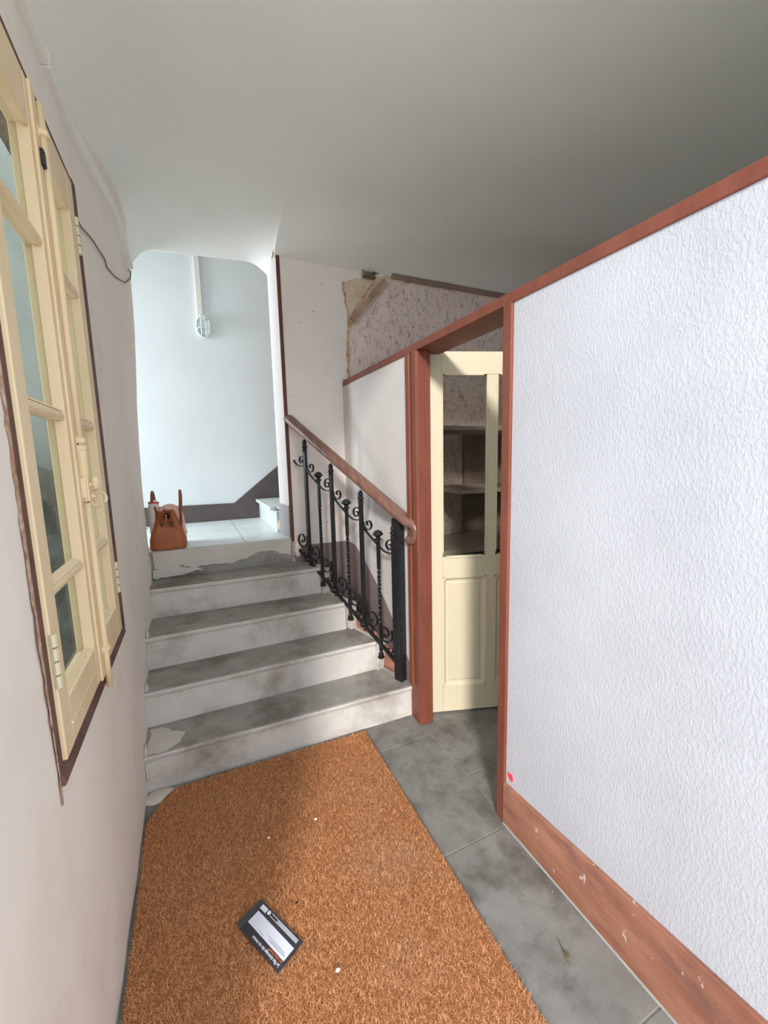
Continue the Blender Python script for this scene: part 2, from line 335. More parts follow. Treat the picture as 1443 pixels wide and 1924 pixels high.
# ------------------------------------------------------------------ back wall
wb = MB().prism([(.622,YB,0),(4.3,YB,0),(4.3,YB,4.4),(.622,YB,4.4)], (0,.22,0)).build('wall_back', 'raw_plaster')
struct(wb, 'back wall right of the landing opening', 'wall')
def ragged(pts, amp, n=6):
    out = []
    for (x0, z0), (x1, z1) in zip(pts[:-1], pts[1:]):
        for k in range(n):
            t = k/n; out.append((x0+(x1-x0)*t+random.uniform(-amp, amp), z0+(z1-z0)*t+random.uniform(-amp, amp)))
    out.append(pts[-1]); return out
edge = ragged([(1.10,2.08),(1.10,2.2),(1.118,2.5),(1.085,2.70),(1.085,2.755)], .007)
edge2 = ragged([(1.085,2.755),(1.22,2.80),(1.40,2.83)], .007)
poly = [(.640,0.0),(1.06,0.0),(1.06,2.08)] + edge + edge2[1:] + [(1.45,2.86),(.640,2.95)]
MB().prism([(x,YB-.004,z) for x, z in poly], (0,.004,0)).build('paper_sheet', 'ingrain_old', wb)
e3 = ragged([(1.40,2.82),(1.30,2.72),(1.18,2.56),(1.145,2.45),(1.122,2.3),(1.118,2.08)], .008)
poly = [(4.28,2.84)] + e3 + [(1.118,.0),(4.28,.0)]
MB().prism([(x,YB-.003,z) for x, z in poly], (0,.003,0)).build('wallpaper_sheet', 'wallpaper', wb)
# torn edge lips
tl = MB()
for (x0, z0), (x1, z1) in zip(edge[:-1], edge[1:]):
    tl.tube([(x0+.004,YB-.006,z0),(x1+.004,YB-.006,z1)], .004+random.random()*.004, 5)
tl.build('torn_paper_lip', 'torn', wb)
sk = MB().prism([(.64,YB-.006,0),(1.055,YB-.006,0),(1.055,YB-.006,.862),(.64,YB-.006,.866)], (0,.004,0)).build('baseboard_back', 'skirt_purple')
struct(sk, 'mauve painted skirting behind the balusters at the corner', 'baseboard')
# jamb reveal, corner bead, grey block
jb = MB().prism([(.619,YB+.002,.93),(.590,3.18,.93),(.60,3.18,4.3),(.619,YB+.002,4.3)], (.09,0,0)).build('jamb_reveal', 'plaster_partition')
struct(jb, 'speckled white jamb face of the landing opening', 'jamb')
cb = MB().box(.616, .640, YB-.012, YB+.006, .905, 2.86).build('trim_1', 'paint_brown_dark', bevel=.003)
struct(cb, 'thin dark brown corner bead between landing and railing wall', 'trim')
MB().prism([(.609,YB+.004,.931),(.58,3.18,.931),(.583,3.18,1.165),(.612,YB+.004,1.165)], (.012,0,0)).build('plinth_block', 'grey_block', jb)
# crown moulding
cm = MB()
prof = [(0,0),(0,-.030),(-.008,-.030),(-.012,-.022),(-.020,-.020),(-.022,-.009),(-.032,-.007),(-.034,0)]
cm.prism([(1.475,YB-.003+a,2.862+b) for a, b in prof], (2.8,0,0))
struct(cm.build('trim_2', 'crown'), 'grey brown wooden crown moulding above the veined wallpaper', 'trim')

# landing -------------------------------------------------------------
lf = struct(MB().box(-1.9, 1.9, 3.0, 4.22, .70, .905).build('floor_landing', 'grout'), 'landing floor at the top of the steps', 'floor')
for x0, x1, y0, y1 in ((-1.0,-.40,3.2,4.19),(-.395,.30,2.974,4.19),(.303,.62,2.974,4.19),(.62,1.4,3.19,4.19)):
    MB().box(x0, x1, y0, y1, .885, .93).build('marble_slab', 'marble', lf, bevel=.004)
struct(MB().box(-1.95, 2.0, 4.2, 4.3, 0, 4.4).build('wall_landing_back', 'landing'), 'bright white landing wall behind the caged lamp', 'wall')
wlf = MB().box(-1.9, -1.75, 3.18, 3.25, .0, 4.4).box(-1.9, -1.75, 4.12, 4.2, 0, 4.4).box(-1.9, -1.75, 3.25, 4.12, 0, 1.2).box(-1.9, -1.75, 3.25, 4.12, 2.9, 4.4)
struct(wlf.build('wall_landing_left', 'landing'), 'landing side wall with the daylight window opening', 'wall')
struct(MB().box(1.8, 1.9, 3.18, 4.2, 0, 4.4).build('wall_landing_right', 'landing'), 'landing end wall beyond the marble steps', 'wall')
struct(MB().box(-1.95, 2.0, 3.18, 4.3, 4.3, 4.4).build('ceiling_landing', 'landing'), 'white ceiling high over the landing', 'ceiling')
bs = MB().prism([(-1.7,4.19,.93),(1.75,4.19,.93),(1.75,4.19,2.2),(.783,4.19,1.437),(.345,4.19,1.09),(-1.7,4.19,1.115)], (0,.009,0)).build('baseboard_landing', 'skirt_dark')
struct(bs, 'dark taupe skirting climbing along the landing wall', 'baseboard')
# marble steps turning right
ms = thing('marble_step', (.56,3.7,.93), 'white marble step with a broken front corner on the landing', 'step')
MB().box(.575, .60, 3.26, 4.185, .931, 1.09).build('riser', 'marble', ms, bevel=.003)
MB().prism([(.545,4.185,1.09),(.87,4.185,1.09),(.87,3.30,1.09),(.66,3.30,1.09),(.60,3.37,1.09),(.545,3.36,1.09)], (0,0,.028)).build('tread', 'marble', ms, bevel=.006)
rb = MB(); r0 = [(.60,3.25),(.70,3.25),(.87,3.25),(.87,4.18),(.60,4.18)]
rb.prism([(x,y,.931) for x, y in r0], (0,0,.155)); rb.ell((.63,3.27,1.06), .035, .03, .04, 7, 5); rb.ell((.60,3.25,.98), .02, .02, .05, 6, 5)
rb.build('broken_masonry', 'raw_plaster', ms)
ms2 = thing('marble_step', (.86,3.7,.93), 'second marble step hidden behind the landing jamb', 'step')
MB().box(.875, .90, 3.22, 4.185, .931, 1.28).build('riser', 'marble', ms2, bevel=.003)
MB().box(.85, 1.3, 3.22, 4.185, 1.281, 1.308).build('tread', 'marble', ms2, bevel=.005)
MB().box(.90, 1.3, 3.24, 4.18, .931, 1.28).build('core', 'raw_plaster', ms2)

# right room shell
struct(MB().box(4.2, 4.3, .0, 3.1, 0, 3.25).build('wall_closet_right', 'ceiling'), 'far side wall of the room behind the partition', 'wall')

# ------------------------------------------------------------------ partition (right wall)
PT = 1.15
pw = MB().box(XR+.006, PT, -.3, 1.165, 0, 2.03).build('wall_right', 'ingrain'); struct(pw, 'bright white textured partition wall with brown top rail', 'wall')
pw2 = MB().box(XR+.006, PT, 1.93, YB-.005, 0, 2.03).build('wall_partition', 'plaster_partition'); struct(pw2, 'white partition panel behind the stair railing', 'wall')
rl = MB().prism([(XR,-.3,2.020),(XR,-.3,2.058),(XR+.16,-.3,2.058),(XR+.16,-.3,2.020)], (0,3.235,0)).build('trim_3', 'paint_brown', bevel=.003)
struct(rl, 'long reddish brown top rail running along the partition', 'trim')
p1 = thing('trim_4', (XR+.04,1.89,0), 'reddish brown moulded door post at the foot of the stairs', 'trim', kind='structure')
MB().box(XR, 1.13, 1.84, 1.95, .0, 2.02).build('post', 'paint_brown', p1, bevel=.004)
MB().box(XR-.012, XR+.001, 1.905, 1.948, .20, 2.02).build('moulding', 'paint_brown', p1, bevel=.008, seg=3)
MB().box(XR-.006, XR+.001, 1.842, 1.878, .01, 2.02).build('stop_bead', 'paint_brown', p1, bevel=.003)
MB().box(XR+.045, XR+.055, 1.832, 1.842, .0, 2.02).build('stop_bead', 'paint_brown', p1, bevel=.002)
p2 = MB().box(XR-.006, PT+.01, 1.163, 1.207, 0, 2.02).build('trim_5', 'paint_brown', bevel=.004)
struct(p2, 'slim brown post at the end of the textured wall', 'trim')
bb = MB().prism([(XR-.008,-.3,0),(XR-.008,1.165,0),(XR-.008,1.165,.178),(XR-.008,.3,.247),(XR-.008,-.3,.27)], (.014,0,0)).build('baseboard_right', 'base_brown', bevel=.003)
MB().prism([(XR-.013,-.3,.0008),(XR-.007,-.3,.0008),(XR-.007,-.3,.006)], (0,1.46,0)).build('cement_line', 'grout', bb)
struct(bb, 'worn reddish wooden baseboard under the textured wall', 'baseboard')
rt_ = MB().prism([(1.044,1.128,.236),(1.044,1.150,.232),(1.044,1.146,.215),(1.044,1.128,.205),(1.044,1.122,.222)], (.004,0,0)).build('red_tape', 'print_red'); rt_.location.x = .0085
tag(rt_, 'small bright red tape scrap stuck on wall above baseboard', 'tape')
# mauve skirting on the partition following the steps
sk2 = MB().prism([(XR+.004,YB-.006,.862),(XR+.004,2.80,.855),(XR+.004,2.66,.80),(XR+.004,2.576,.755),(XR+.004,2.32,.607),(XR+.004,2.136,.461),(XR+.004,1.955,.30),(XR+.004,1.955,0),(XR+.004,YB-.006,0)], (.005,0,0)).build('baseboard_partition', 'skirt_purple')
struct(sk2, 'mauve stepped skirting on the partition behind the balusters', 'baseboard')

# ------------------------------------------------------------------ stairs
st = thing('staircase', (.35,2.0,0), 'five worn grey stone steps climbing to the landing', 'stairs')
NS = [(.187, lambda x: 1.981-.032*x, 1.072), (.374, lambda x: 2.211-.006*x, .945), (.561, lambda x: 2.455+.003*x, .845), (.748, lambda x: 2.735-.03*x, .755), (.929, lambda x: 2.955, .62)]
REDGE = [(1.072,1.93),(.955,2.2),(.885,2.48),(.795,2.70),(.655,2.955)]
for k, (z, fy, xr) in enumerate(NS):
    z0 = 0 if k == 0 else NS[k-1][0]
    yb = NS[k+1][1](xr) + .05 if k < 4 else 2.972
    xr2 = NS[k+1][2]+.03 if k < 4 else .62
    nxs = 26; th = .024
    xa = XL-.012
    prof = [(.004, z0), (.006, z0+.4*(z-z0)), (.008, z-th-.012), (-.001, z-th-.004), (-.006, z-th*.55), (-.003, z-.004), (.006, z)]
    if k == 4: prof = [(.006, z0), (.004, z0+.3*(z-z0)), (.002, z0+.6*(z-z0)), (0, z-.02), (0, z-.006), (.002, z-.002), (.008, z)]
    mb = MB(); rows = []
    for i in range(nxs+1):
        t = i/nxs; x = xa+(xr-xa)*t; yy = fy(x); row = []
        for d, zz in prof:
            wv = .003*noise.noise(Vector((x*5, zz*9, k*3.1))) + .0012*noise.noise(Vector((x*22, zz*30, k)))
            wear = -.006*math.exp(-((x-.25)/.35)**2) if zz > z-th else 0
            row.append((x, yy+d+wv-wear*.6, zz+wear*.35+(.0012*noise.noise(Vector((x*18, zz*4, 5))) if zz > z0 else 0)))
        xb = xa+(xr2-xa)*t
        row.append((xb, yb, z)); row.append((xb, yb, z0)); rows.append(row)
    mb.loft(rows)
    s_ = mb.build('step', 'stone', st, smooth=False)
    s_.data.materials.append(M['tread'])
    for p in s_.data.polygons:
        if abs(p.normal.z) > .8 and p.center.z > z-.02 and k < 4 or (k == 4 and p.normal.y < -.5): p.material_index = 1
# thin cement fillet at the right ends of the treads
# raised plaster coat on the top riser, jagged lower edge
pts = ragged([(.612,.795),(.50,.84),(.40,.858),(.30,.815),(.20,.80),(.12,.80),(.05,.805),(-.05,.80),(-.12,.82),(-.20,.80),(-.27,.815)], .006, 4)
MB().prism([(x,2.958,z) for x, z in pts] + [(-.275,2.958,.9275),(.616,2.958,.9275)], (0,-.012,0)).build('plaster_coat', 'plaster_patch', st, bevel=.003, seg=1)
pts = ragged([(-.28,.753),(-.20,.753),(-.13,.762),(-.05,.772),(.02,.775)], .006, 4) + ragged([(.02,.775),(-.02,.80),(-.12,.815),(-.28,.81)], .005, 4)
MB().prism([(x,2.958,z) for x, z in pts], (0,-.014,0)).build('plaster_coat', 'plaster_patch', st, bevel=.003, seg=1)
# white spill of plaster on first tread at the wall and dabs on the wall edge
for y, z, ry, rz in ((2.02,.19,.045,.03),(2.0,.10,.02,.05),(2.25,.37,.04,.03),(2.24,.29,.02,.05),(2.48,.56,.03,.03),(2.47,.48,.02,.06),(2.73,.73,.025,.04),(2.95,.85,.02,.06)):
    MB().ell((XL+.008, y, z), .009, ry*.8, rz, 10, 6).build('plaster_fillet', 'plaster_patch', st, smooth=True)
MB().prism([(x,y,.1865) for x, y in ragged([(-.285,1.992),(-.20,1.995),(-.15,2.04),(-.13,2.10),(-.19,2.13),(-.24,2.19),(-.285,2.19),(-.285,1.992)], .008, 4)[:-1]], (0,0,.0025)).build('plaster_spill', 'plaster_patch', st)
MB().ell((-.25,1.95,.004), .075, .05, .010, 10, 5).build('cement_lump', 'plaster_patch', st, smooth=True)
# red brown stringer along the outer edge + stone wedge under it
A2, E2 = Vector((1.01,2.03)), Vector((-.365,.931))
Nn = Vector((E2.y, -E2.x))      # towards the partition
def ps(s, z, off=0): p = A2+E2*s+Nn*off; return Vector((p.x, p.y, z))
sg = MB(); poly = [(-.02,.0),(-.02,.235),(.10,.30),(.95,.77),(.97,.77),(.97,0)]
sg.prism([ps(a, b, .065) for a, b in poly], tuple(Nn*.014)+(0,))
sg.build('stringer', 'base_brown', st)
MB().prism([ps(-.02,.0,.0), ps(-.02,.187,.0), ps(.17,.187,.0), ps(.17,.36,.03), ps(.43,.374,.02), ps(.43,.55,.02), ps(.70,.561,.02), ps(.70,.735,.02), ps(.93,.748,.02), ps(.93,0,.02)], tuple(Nn*.05)+(0,)).build('edge_block', 'stone', st)
MB().ell((.655,2.935,.845), .028, .03, .06, 8, 6).build('plaster_lump', 'ingrain_old', st)

# ------------------------------------------------------------------ railing
rg = thing('stair_railing', (1.01,2.03,.187), 'black wrought iron stair railing with scrolls and brown wooden handrail', 'railing')
PIT = .60
nrm = Vector((Nn.x, Nn.y, 0)); es = Vector((E2.x, E2.y, 0))
# newel (black square post)
nd = Vector((.935,.355,0)).normalized(); nd2 = Vector((-nd.y, nd.x, 0))
c0 = Vector((1.013,1.996,0))
MB().prism([c0+Vector((0,0,.187)), c0+nd*.06+Vector((0,0,.187)), c0+nd*.06+nd2*.058+Vector((0,0,.187)), c0+nd2*.058+Vector((0,0,.187))], (0,0,.97)).build('newel_post', 'iron', rg, bevel=.004)
# handrail: sweep of a rounded profile, lower end curls down into a volute
hp = [(1.00,1.786),(.985,1.777)] + [(s, 1.199+.583*s) for s in (.9,.7,.5,.3,.1,0,-.09)]
cx, cz, r0 = -.116, 1.085, .058
for q in (68, 45, 20, -10, -40, -70, -100, -130): hp.append((cx-(r0*(1-.0022*(68-q)))*math.cos(math.radians(q))*.9, cz+r0*(1-.0022*(68-q))*math.sin(math.radians(q))))
prof = []
for q in range(16):
    a = 2*math.pi*q/16; cxx, szz = math.cos(a), math.sin(a)
    prof.append((.040*math.copysign(abs(cxx)**.7, cxx), .027*math.copysign(abs(szz)**.75, szz)))
rings = []
for i, (s, z) in enumerate(hp):
    a, b = hp[max(i-1, 0)], hp[min(i+1, len(hp)-1)]
    t = Vector((b[0]-a[0], b[1]-a[1])).normalized(); n2 = Vector((t.y, -t.x))
    if n2.y < 0 and i < 9: n2 = -n2
    if i >= 9 and n2.dot(Vector((s-cx, z-cz))) < 0: n2 = -n2
    k = 1 if i < 10 else max(.88, 1-.02*(i-9))
    rings.append([ps(s+n2.x*b_*k, z+n2.y*b_*k, a_*k) for a_, b_ in prof])
MB().loft(rings).build('handrail', 'rail_wood', rg, smooth=True)
# groove strip below the handrail
MB().prism([ps(.96,1.738,-.012), ps(.96,1.722,-.012), ps(-.03,1.146,-.012), ps(-.03,1.162,-.012)], tuple(nrm*.024)).build('rail_core', 'iron', rg)
# bottom rail
MB().prism([ps(.955,.856,-.010), ps(.955,.838,-.010), ps(.005,.280,-.010), ps(.005,.298,-.010)], tuple(nrm*.02)).build('bottom_rail', 'iron', rg, bevel=.002)
def ringtop(mb, s, z):
    mb.lathe(ps(s, z), [(.010,-.06),(.016,-.056),(.016,-.050),(.011,-.048),(.018,-.041),(.018,-.034),(.012,-.032),(.020,-.022),(.020,-.012),(.012,-.009),(.016,0),(.016,.014),(.009,.024),(.001,.032)], 10)
for k in range(4):
    s = .825-.2725*k; zb, zt_ = .80-.163*k, 1.60-.163*k
    mb = MB()
    if k == 3: s, zb, zt_ = .018, .30, 1.09
    mb.prism([ps(s-.0105, zb, -.0105), ps(s+.0105, zb, -.0105), ps(s+.0105, zb, .0105), ps(s-.0105, zb, .0105)], (0,0,zt_-.045-zb))
    ringtop(mb, s, zt_)
    o = mb.build('tall_baluster', 'iron', rg)
    if k < 3:
        r_ = MB().lathe(ps(s, zb-.012, -.014), [(.004,-.006),(.016,0),(.012,.006),(.018,.010),(.007,.016),(.001,.02)], 10, -nrm); r_.ell(ps(s-.012, zb-.04, -.010), .010, .010, .014, 8, 6)
        r_.build('rosette', 'iron', o)
for k in range(3):
    s = .686-.2725*k; zb, zt_ = .625-.172*k, 1.395-.168*k
    mb = MB(); rings = []
    n_ = 46
    for i in range(n_+1):
        z = zb+.05+(zt_-.05-zb-.05)*i/n_; f = (z-zb)/(zt_-zb)
        ang = 0 if f < .28 else (math.pi*7*(min(f, .72)-.28)/.44)
        hw = .0085
        rings.append([ps(s, z)+ (es*math.cos(ang+q)+nrm*math.sin(ang+q))*hw*1.35 for q in (math.pi/4, 3*math.pi/4, 5*math.pi/4, 7*math.pi/4)])
    mb.loft(rings)
    mb.lathe(ps(s, zt_-.05), [(.010,-.008),(.010,0),(.022,.010),(.022,.014),(.012,.018),(.015,.028),(.030,.038),(.031,.045),(.020,.060),(.001,.068)], 12)
    # stepped foot
    mb.lathe(ps(s, zb), [(.020,0),(.022,.006),(.014,.012),(.017,.020),(.017,.026),(.010,.032),(.008,.06)], 8)
    mb.build('short_baluster', 'iron', rg, smooth=False)
def bar(path, name, wd=.015, th=.0048):
    P = [Vector(p) for p in path]; rings = []
    for i, p in enumerate(P):
        t = (P[min(i+1, len(P)-1)]-P[max(i-1, 0)]).normalized(); n2 = Vector((-t.y, t.x))
        rings.append([ps(p.x+n2.x*a*th/2, p.y+n2.y*a*th/2, b*wd/2) for a, b in ((1,-1),(1,1),(-1,1),(-1,-1))])
    return MB().loft(rings).build(name, 'iron', rg)
def spiral(cx, cz, r0, r1, a0, a1, n=26, pw=1):
    if pw != 1: return [(cx+(r0+(r1-r0)*(i/n)**pw)*math.cos(math.radians(a0+(a1-a0)*i/n)), cz+(r0+(r1-r0)*(i/n)**pw)*math.sin(math.radians(a0+(a1-a0)*i/n))) for i in range(n+1)]
    return [(cx+(r0+(r1-r0)*i/n)*math.cos(math.radians(a0+(a1-a0)*i/n)), cz+(r0+(r1-r0)*i/n)*math.sin(math.radians(a0+(a1-a0)*i/n))) for i in range(n+1)]
# NOTE s grows to the LEFT in view; angles are in (s,z)
def smooth_path(P, it=1):
    for _ in range(it):
        Q = [P[0]]
        for a, b in zip(P[:-1], P[1:]): Q += [(a[0]*.75+b[0]*.25, a[1]*.75+b[1]*.25), (a[0]*.25+b[0]*.75, a[1]*.25+b[1]*.75)]
        Q.append(P[-1]); P = Q
    return P
for k in range(3):
    ds, dz = -.2725*k, -.17*k
    a = spiral(.765+ds, 1.443+dz, .006, .044, -420, 15)          # inner -> ends on the side of the tall baluster
    b = spiral(.592+ds, 1.330+dz, .042, .006, -100, -100-440+ -20)
    b = spiral(.592+ds, 1.333+dz, .046, .006, 250, 250-560)
    mid = smooth_path([a[-1], (.806+ds,1.415+dz), (.775+ds,1.388+dz), (.72+ds,1.347+dz), (.66+ds,1.305+dz), (.62+ds,1.288+dz), b[0]], 2)
    bar(a + mid[1:-1] + b, 'upper_scroll')
lead = smooth_path([(.962,1.492),(.945,1.472),(.92,1.456)], 1) + spiral(.868, 1.488, .044, .006, 300, 300-560)
bar(lead, 'upper_scroll')
def low_left(s, z):      # big spiral beside the tall baluster on its left, tail to the rail
    big = spiral(s, z, .008, .066, 120-620, 30, 56, .75)
    tail = smooth_path([big[-1], (s+.062,z-.02), (s+.050,z-.065), (s+.02,z-.098), (s-.004,z-.085), (s-.006,z-.066), (s+.010,z-.060)], 2)
    return big + tail[1:]
def low_right(s, z):
    big = spiral(s, z, .008, .062, 60+620, 150, 56, .75)
    tail = smooth_path([big[-1], (s-.066,z-.01), (s-.074,z-.06), (s-.052,z-.12), (s-.020,z-.115), (s-.016,z-.090), (s-.034,z-.086)], 2)
    return big + tail[1:]
for k in range(3):
    bar(low_left(.757-.2725*k, .853-.168*k), 'lower_scroll', .014)
    bar(low_right(.648-.2725*k, .785-.168*k), 'lower_scroll', .014)
bar(low_right(.905, .925), 'lower_scroll', .014)

# ------------------------------------------------------------------ door
ang = math.atan2(-.322, .947)
dr = thing('door_1', (1.140,1.905,0), 'cream door with two tall glass panes standing ajar', 'door', kind='structure')
dr.rotation_euler.z = ang
DW, DT = .727, .036
L3 = ((0,.087),(.337,.390),(.640,.727))
def dpart(mb, name, m='cream_door', bevel=.003, parent=dr, **k): return mb.build(name, m, parent, bevel=bevel, local=True, **k)
for a, b in (L3[0], L3[2]): dpart(MB().box(a, b, 0, DT, .012, 2.036), 'stile')
dpart(MB().box(.337, .390, .0008, DT-.001, .168, 1.92), 'mid_stile')
for z0, z1, nm in ((1.92,2.036,'top_rail'),(.822,.938,'lock_rail'),(.012,.168,'bottom_rail')): dpart(MB().box(.087, .640, .0004, DT-.0005, z0, z1), nm)
def mould(a, b, z0, z1, wd, y0, y1, cut):
    mb = MB()
    o_ = [(a+cut,z0),(b-cut,z0),(b,z0+cut),(b,z1-cut),(b-cut,z1),(a+cut,z1),(a,z1-cut),(a,z0+cut)]
    i_ = [(a+wd,z0+wd),(b-wd,z0+wd),(b-wd,z0+wd),(b-wd,z1-wd),(b-wd,z1-wd),(a+wd,z1-wd),(a+wd,z1-wd),(a+wd,z0+wd)]
    R1 = [(p[0], y0, p[1]) for p in o_]; R2 = [(p[0]*.5+q[0]*.5, y0, p[1]*.5+q[1]*.5) for p, q in zip(o_, i_)]; R3 = [(q[0], y1, q[1]) for q in i_]
    n = 8; vs = R1+R2+R3; fs = []
    for k in range(2):
        for i in range(n): j = (i+1) % n; fs.append((k*n+i, k*n+j, (k+1)*n+j, (k+1)*n+i))
    mb.add(vs, fs); return mb
for a, b in ((.087,.337),(.390,.640)):
    dpart(MB().box(a, b, .018, .022, .938, 1.92), 'glass_pane', 'pane_door', 0)
    for (x0, x1, z0, z1) in ((a-.004,a+.006,.938,1.92),(b-.006,b+.004,.938,1.92)):
        dpart(MB().prism([(x0,-.003,z0+.03),(x1,-.003,z0+.03),(x1,.016,z0),(x0,.016,z0)], (0,0,z1-z0-.03)), 'bead', bevel=.002)
    for z0, z1 in ((.930,.944),(1.914,1.926)):
        dpart(MB().box(a+.02, b-.02, -.004, .016, z0, z1), 'bead', bevel=.003)
    p_ = dpart(MB().box(a, b, .012, .024, .168, .822), 'panel', bevel=0)
    dpart(mould(a-.010, b+.010, .158, .832, .030, -.003, .012, .03), 'panel_moulding', bevel=.001)
    f0 = [(a+.030,.198),(b-.030,.198),(b-.030,.792),(a+.030,.792)]
    mb = MB(); mb.loft([[(x,.0125,z) for x, z in f0], [(x+(.008 if x < (a+b)/2 else -.008), .006, z+(.008 if z < .5 else -.008)) for x, z in f0]]); dpart(mb, 'raised_field', bevel=0)
for z in (1.835, 1.054, .243):
    h = MB(); h.tube([(-.006,-.004,z-.05),(-.006,-.004,z-.002)], .0065, 8); h.tube([(-.006,-.004,z+.002),(-.006,-.004,z+.05)], .0065, 8); h.box(-.014,.002,-.001,.003,z-.05,z+.05)
    dpart(h, 'hinge', 'hinge', 0)
# closet fittings behind the door
def shelf(name, x0, x1, y0, z0, z1, label, m='shelf'):
    return tag(MB().box(x0, x1, y0, 2.922, z0, z1).build(name, m, bevel=.003), label, 'shelf', 'shelves behind the glass door')
shelf('closet_shelf', 1.30, 3.2, 2.38, 1.668, 1.700, 'topmost grey shelf board behind the glass door')
shelf('closet_shelf', 1.72, 3.2, 2.38, 1.222, 1.250, 'middle grey shelf board behind the glass door')
shelf('closet_shelf', 1.30, 3.2, 2.38, .790, .828, 'lowest grey shelf board behind the glass door')
bp_ = MB().box(2.13, 3.2, 2.925, YB-.006, .828, 1.668).build('back_board', 'closet_dark', bevel=.002); tag(bp_, 'dark brown board standing at the back of the closet shelves', 'board')
cb_ = thing('closet_cabinet', (2.2,2.6,0), 'dark closet base cabinet under the lowest shelf', 'cabinet')
MB().box(1.30, 3.2, 2.42, YB-.006, .0, .79).build('body', 'closet_dark', cb_)
for k in range(3): MB().box(1.32+.63*k, 1.92+.63*k, 2.405, 2.42, .04, .76).build('door', 'closet_dark', cb_, bevel=.003)

# torn corner: diagonal batten and nest
bt = MB(); 
def seg_board(p, q, wd, y0, th):
    a, b = Vector(p), Vector(q); t = (b-a).normalized(); n2 = Vector((-t.y, t.x))*wd/2
    return [(v.x, y0, v.y) for v in (a-n2, b-n2*.8, b+n2*.9, a+n2*.6)], (0, th, 0)
bt = thing('loose_batten', (1.28,YB-.02,2.62), 'loose diagonal wooden batten in the torn wallpaper corner', 'batten')
MB().prism(*seg_board((1.145,2.50),(1.425,2.80), .062, YB-.030, .02)).build('board', 'batten', bt, bevel=.003)
MB().prism(*seg_board((1.14,2.52),(1.33,2.775), .035, YB-.020, .012)).build('paper_strip', 'torn', bt, bevel=.002)
MB().prism(*seg_board((1.165,2.478),(1.43,2.782), .008, YB-.038, .012)).build('edge_strip', 'raw_plaster', bt)
ns = thing('insect_nest', (1.29,YB-.02,2.80), 'small clump of dry nest debris at the ceiling edge', 'nest')
mb = MB()
for _ in range(26):
    p = Vector((1.25+random.random()*.09, YB-.035+random.random()*.03, 2.805+random.random()*.035)); d = Vector((random.uniform(-1,1), random.uniform(-.4,.4), random.uniform(-.5,.5)))*.03
    mb.tube([p-d, p+d*.2, p+d], .004, 4)
mb.ell((1.30,YB-.02,2.815), .045, .02, .018, 8, 5); mb.build('debris', 'nest', ns)
MB().prism([(1.232,YB-.022,2.81),(1.262,YB-.022,2.80),(1.256,YB-.022,2.85),(1.236,YB-.022,2.855)], (0,.01,0)).build('wood_chip', 'batten', ns)

# ------------------------------------------------------------------ window
wn = thing('window_1', (-.30,1.40,.83), 'cream two leaf casement window with small panes and bolt', 'window', kind='structure')
FX = -.288
def wbox(y0, y1, z0, z1, x0, x1, name, m='cream_window', parent=wn, bevel=.003): return MB().box(x0, x1, y0, y1, z0, z1).build(name, m, parent, bevel=bevel)
# outer fixed frame, brown
wbox(.985, 1.010, .84, 2.45, -.345, -.296, 'frame_jamb', 'brown_sill'); wbox(1.772, 1.830, .84, 2.45, -.345, -.297, 'frame_jamb', 'cream_window')
wbox(1.808, 1.850, .838, 2.455, -.330, -.2905, 'frame_edge', 'brown_sill')
wbox(.985, 1.836, 2.425, 2.455, -.345, -.294, 'frame_head', 'brown_sill')
sl = MB().prism([(-.345,.985,.835),(-.290,.985,.835),(-.287,.985,.842),(-.300,.985,.872),(-.345,.985,.874)], (0,.851,0)).build('sill', 'brown_sill', wn, bevel=.002)
rows = [(.985,1.215),(1.240,1.612),(1.637,2.032),(2.057,2.300)]
for idx, (y0, y1, g0, g1) in enumerate(((1.010,1.400,1.070,1.338),(1.400,1.772,1.462,1.700))):
    cs = bpy.data.objects.new('casement', None); C.objects.link(cs); cs.parent = wn; cs.location = Vector((-.30,(y0+y1)/2,.875))-wn.location
    wbox(y0, g0, .876, 2.422, -.330, FX, 'stile', parent=cs); wbox(g1, y1, .876, 2.422, -.330, FX, 'stile', parent=cs)
    wbox(g0, g1, .876, .985, -.330, FX-.0006, 'bottom_rail', parent=cs); wbox(g0, g1, 2.300, 2.422, -.330, FX-.0006, 'top_rail', parent=cs)
    for (a, b), (c_, d_) in zip(rows[:-1], rows[1:]):
        MB().prism([(-.328,g0,b+.004),(FX-.008,g0,b),(FX-.002,g0,b+.009),(FX-.002,g0,c_-.009),(FX-.008,g0,c_),(-.328,g0,c_-.004)], (0,g1-g0,0)).build('muntin', 'cream_window', cs, bevel=.002)
    for a, b in rows:
        MB().box(-.3135, -.3105, g0-.003, g1+.003, a-.003, b+.003).build('pane', 'pane', cs)
        # chamfered putty beads
        bd = MB()
        for (p0, p1, d) in ((g0, g0+.012, 1), (g1-.012, g1, -1)):
            xa_, xb_ = (p0, p1) if d > 0 else (p1, p0)
            bd.prism([(FX-.006,xa_,a),(-.310,xb_,a),(-.310,xa_,a)], (0,0,b-a))
        bd.prism([(FX-.006,g0,a),(-.310,g0,a+.012),(-.310,g0,a)], (0,g1-g0,0))
        bd.build('putty_bead', 'cream_window', cs)
# weather bead line on the bottom rails
wbox(1.065, 1.335, .925, .932, FX-.001, FX+.004, 'drip_bead', bevel=.001)
# meeting cover strip
wbox(1.362, 1.400, .872, 2.424, FX-.001, FX+.006, 'cover_strip', bevel=.003)
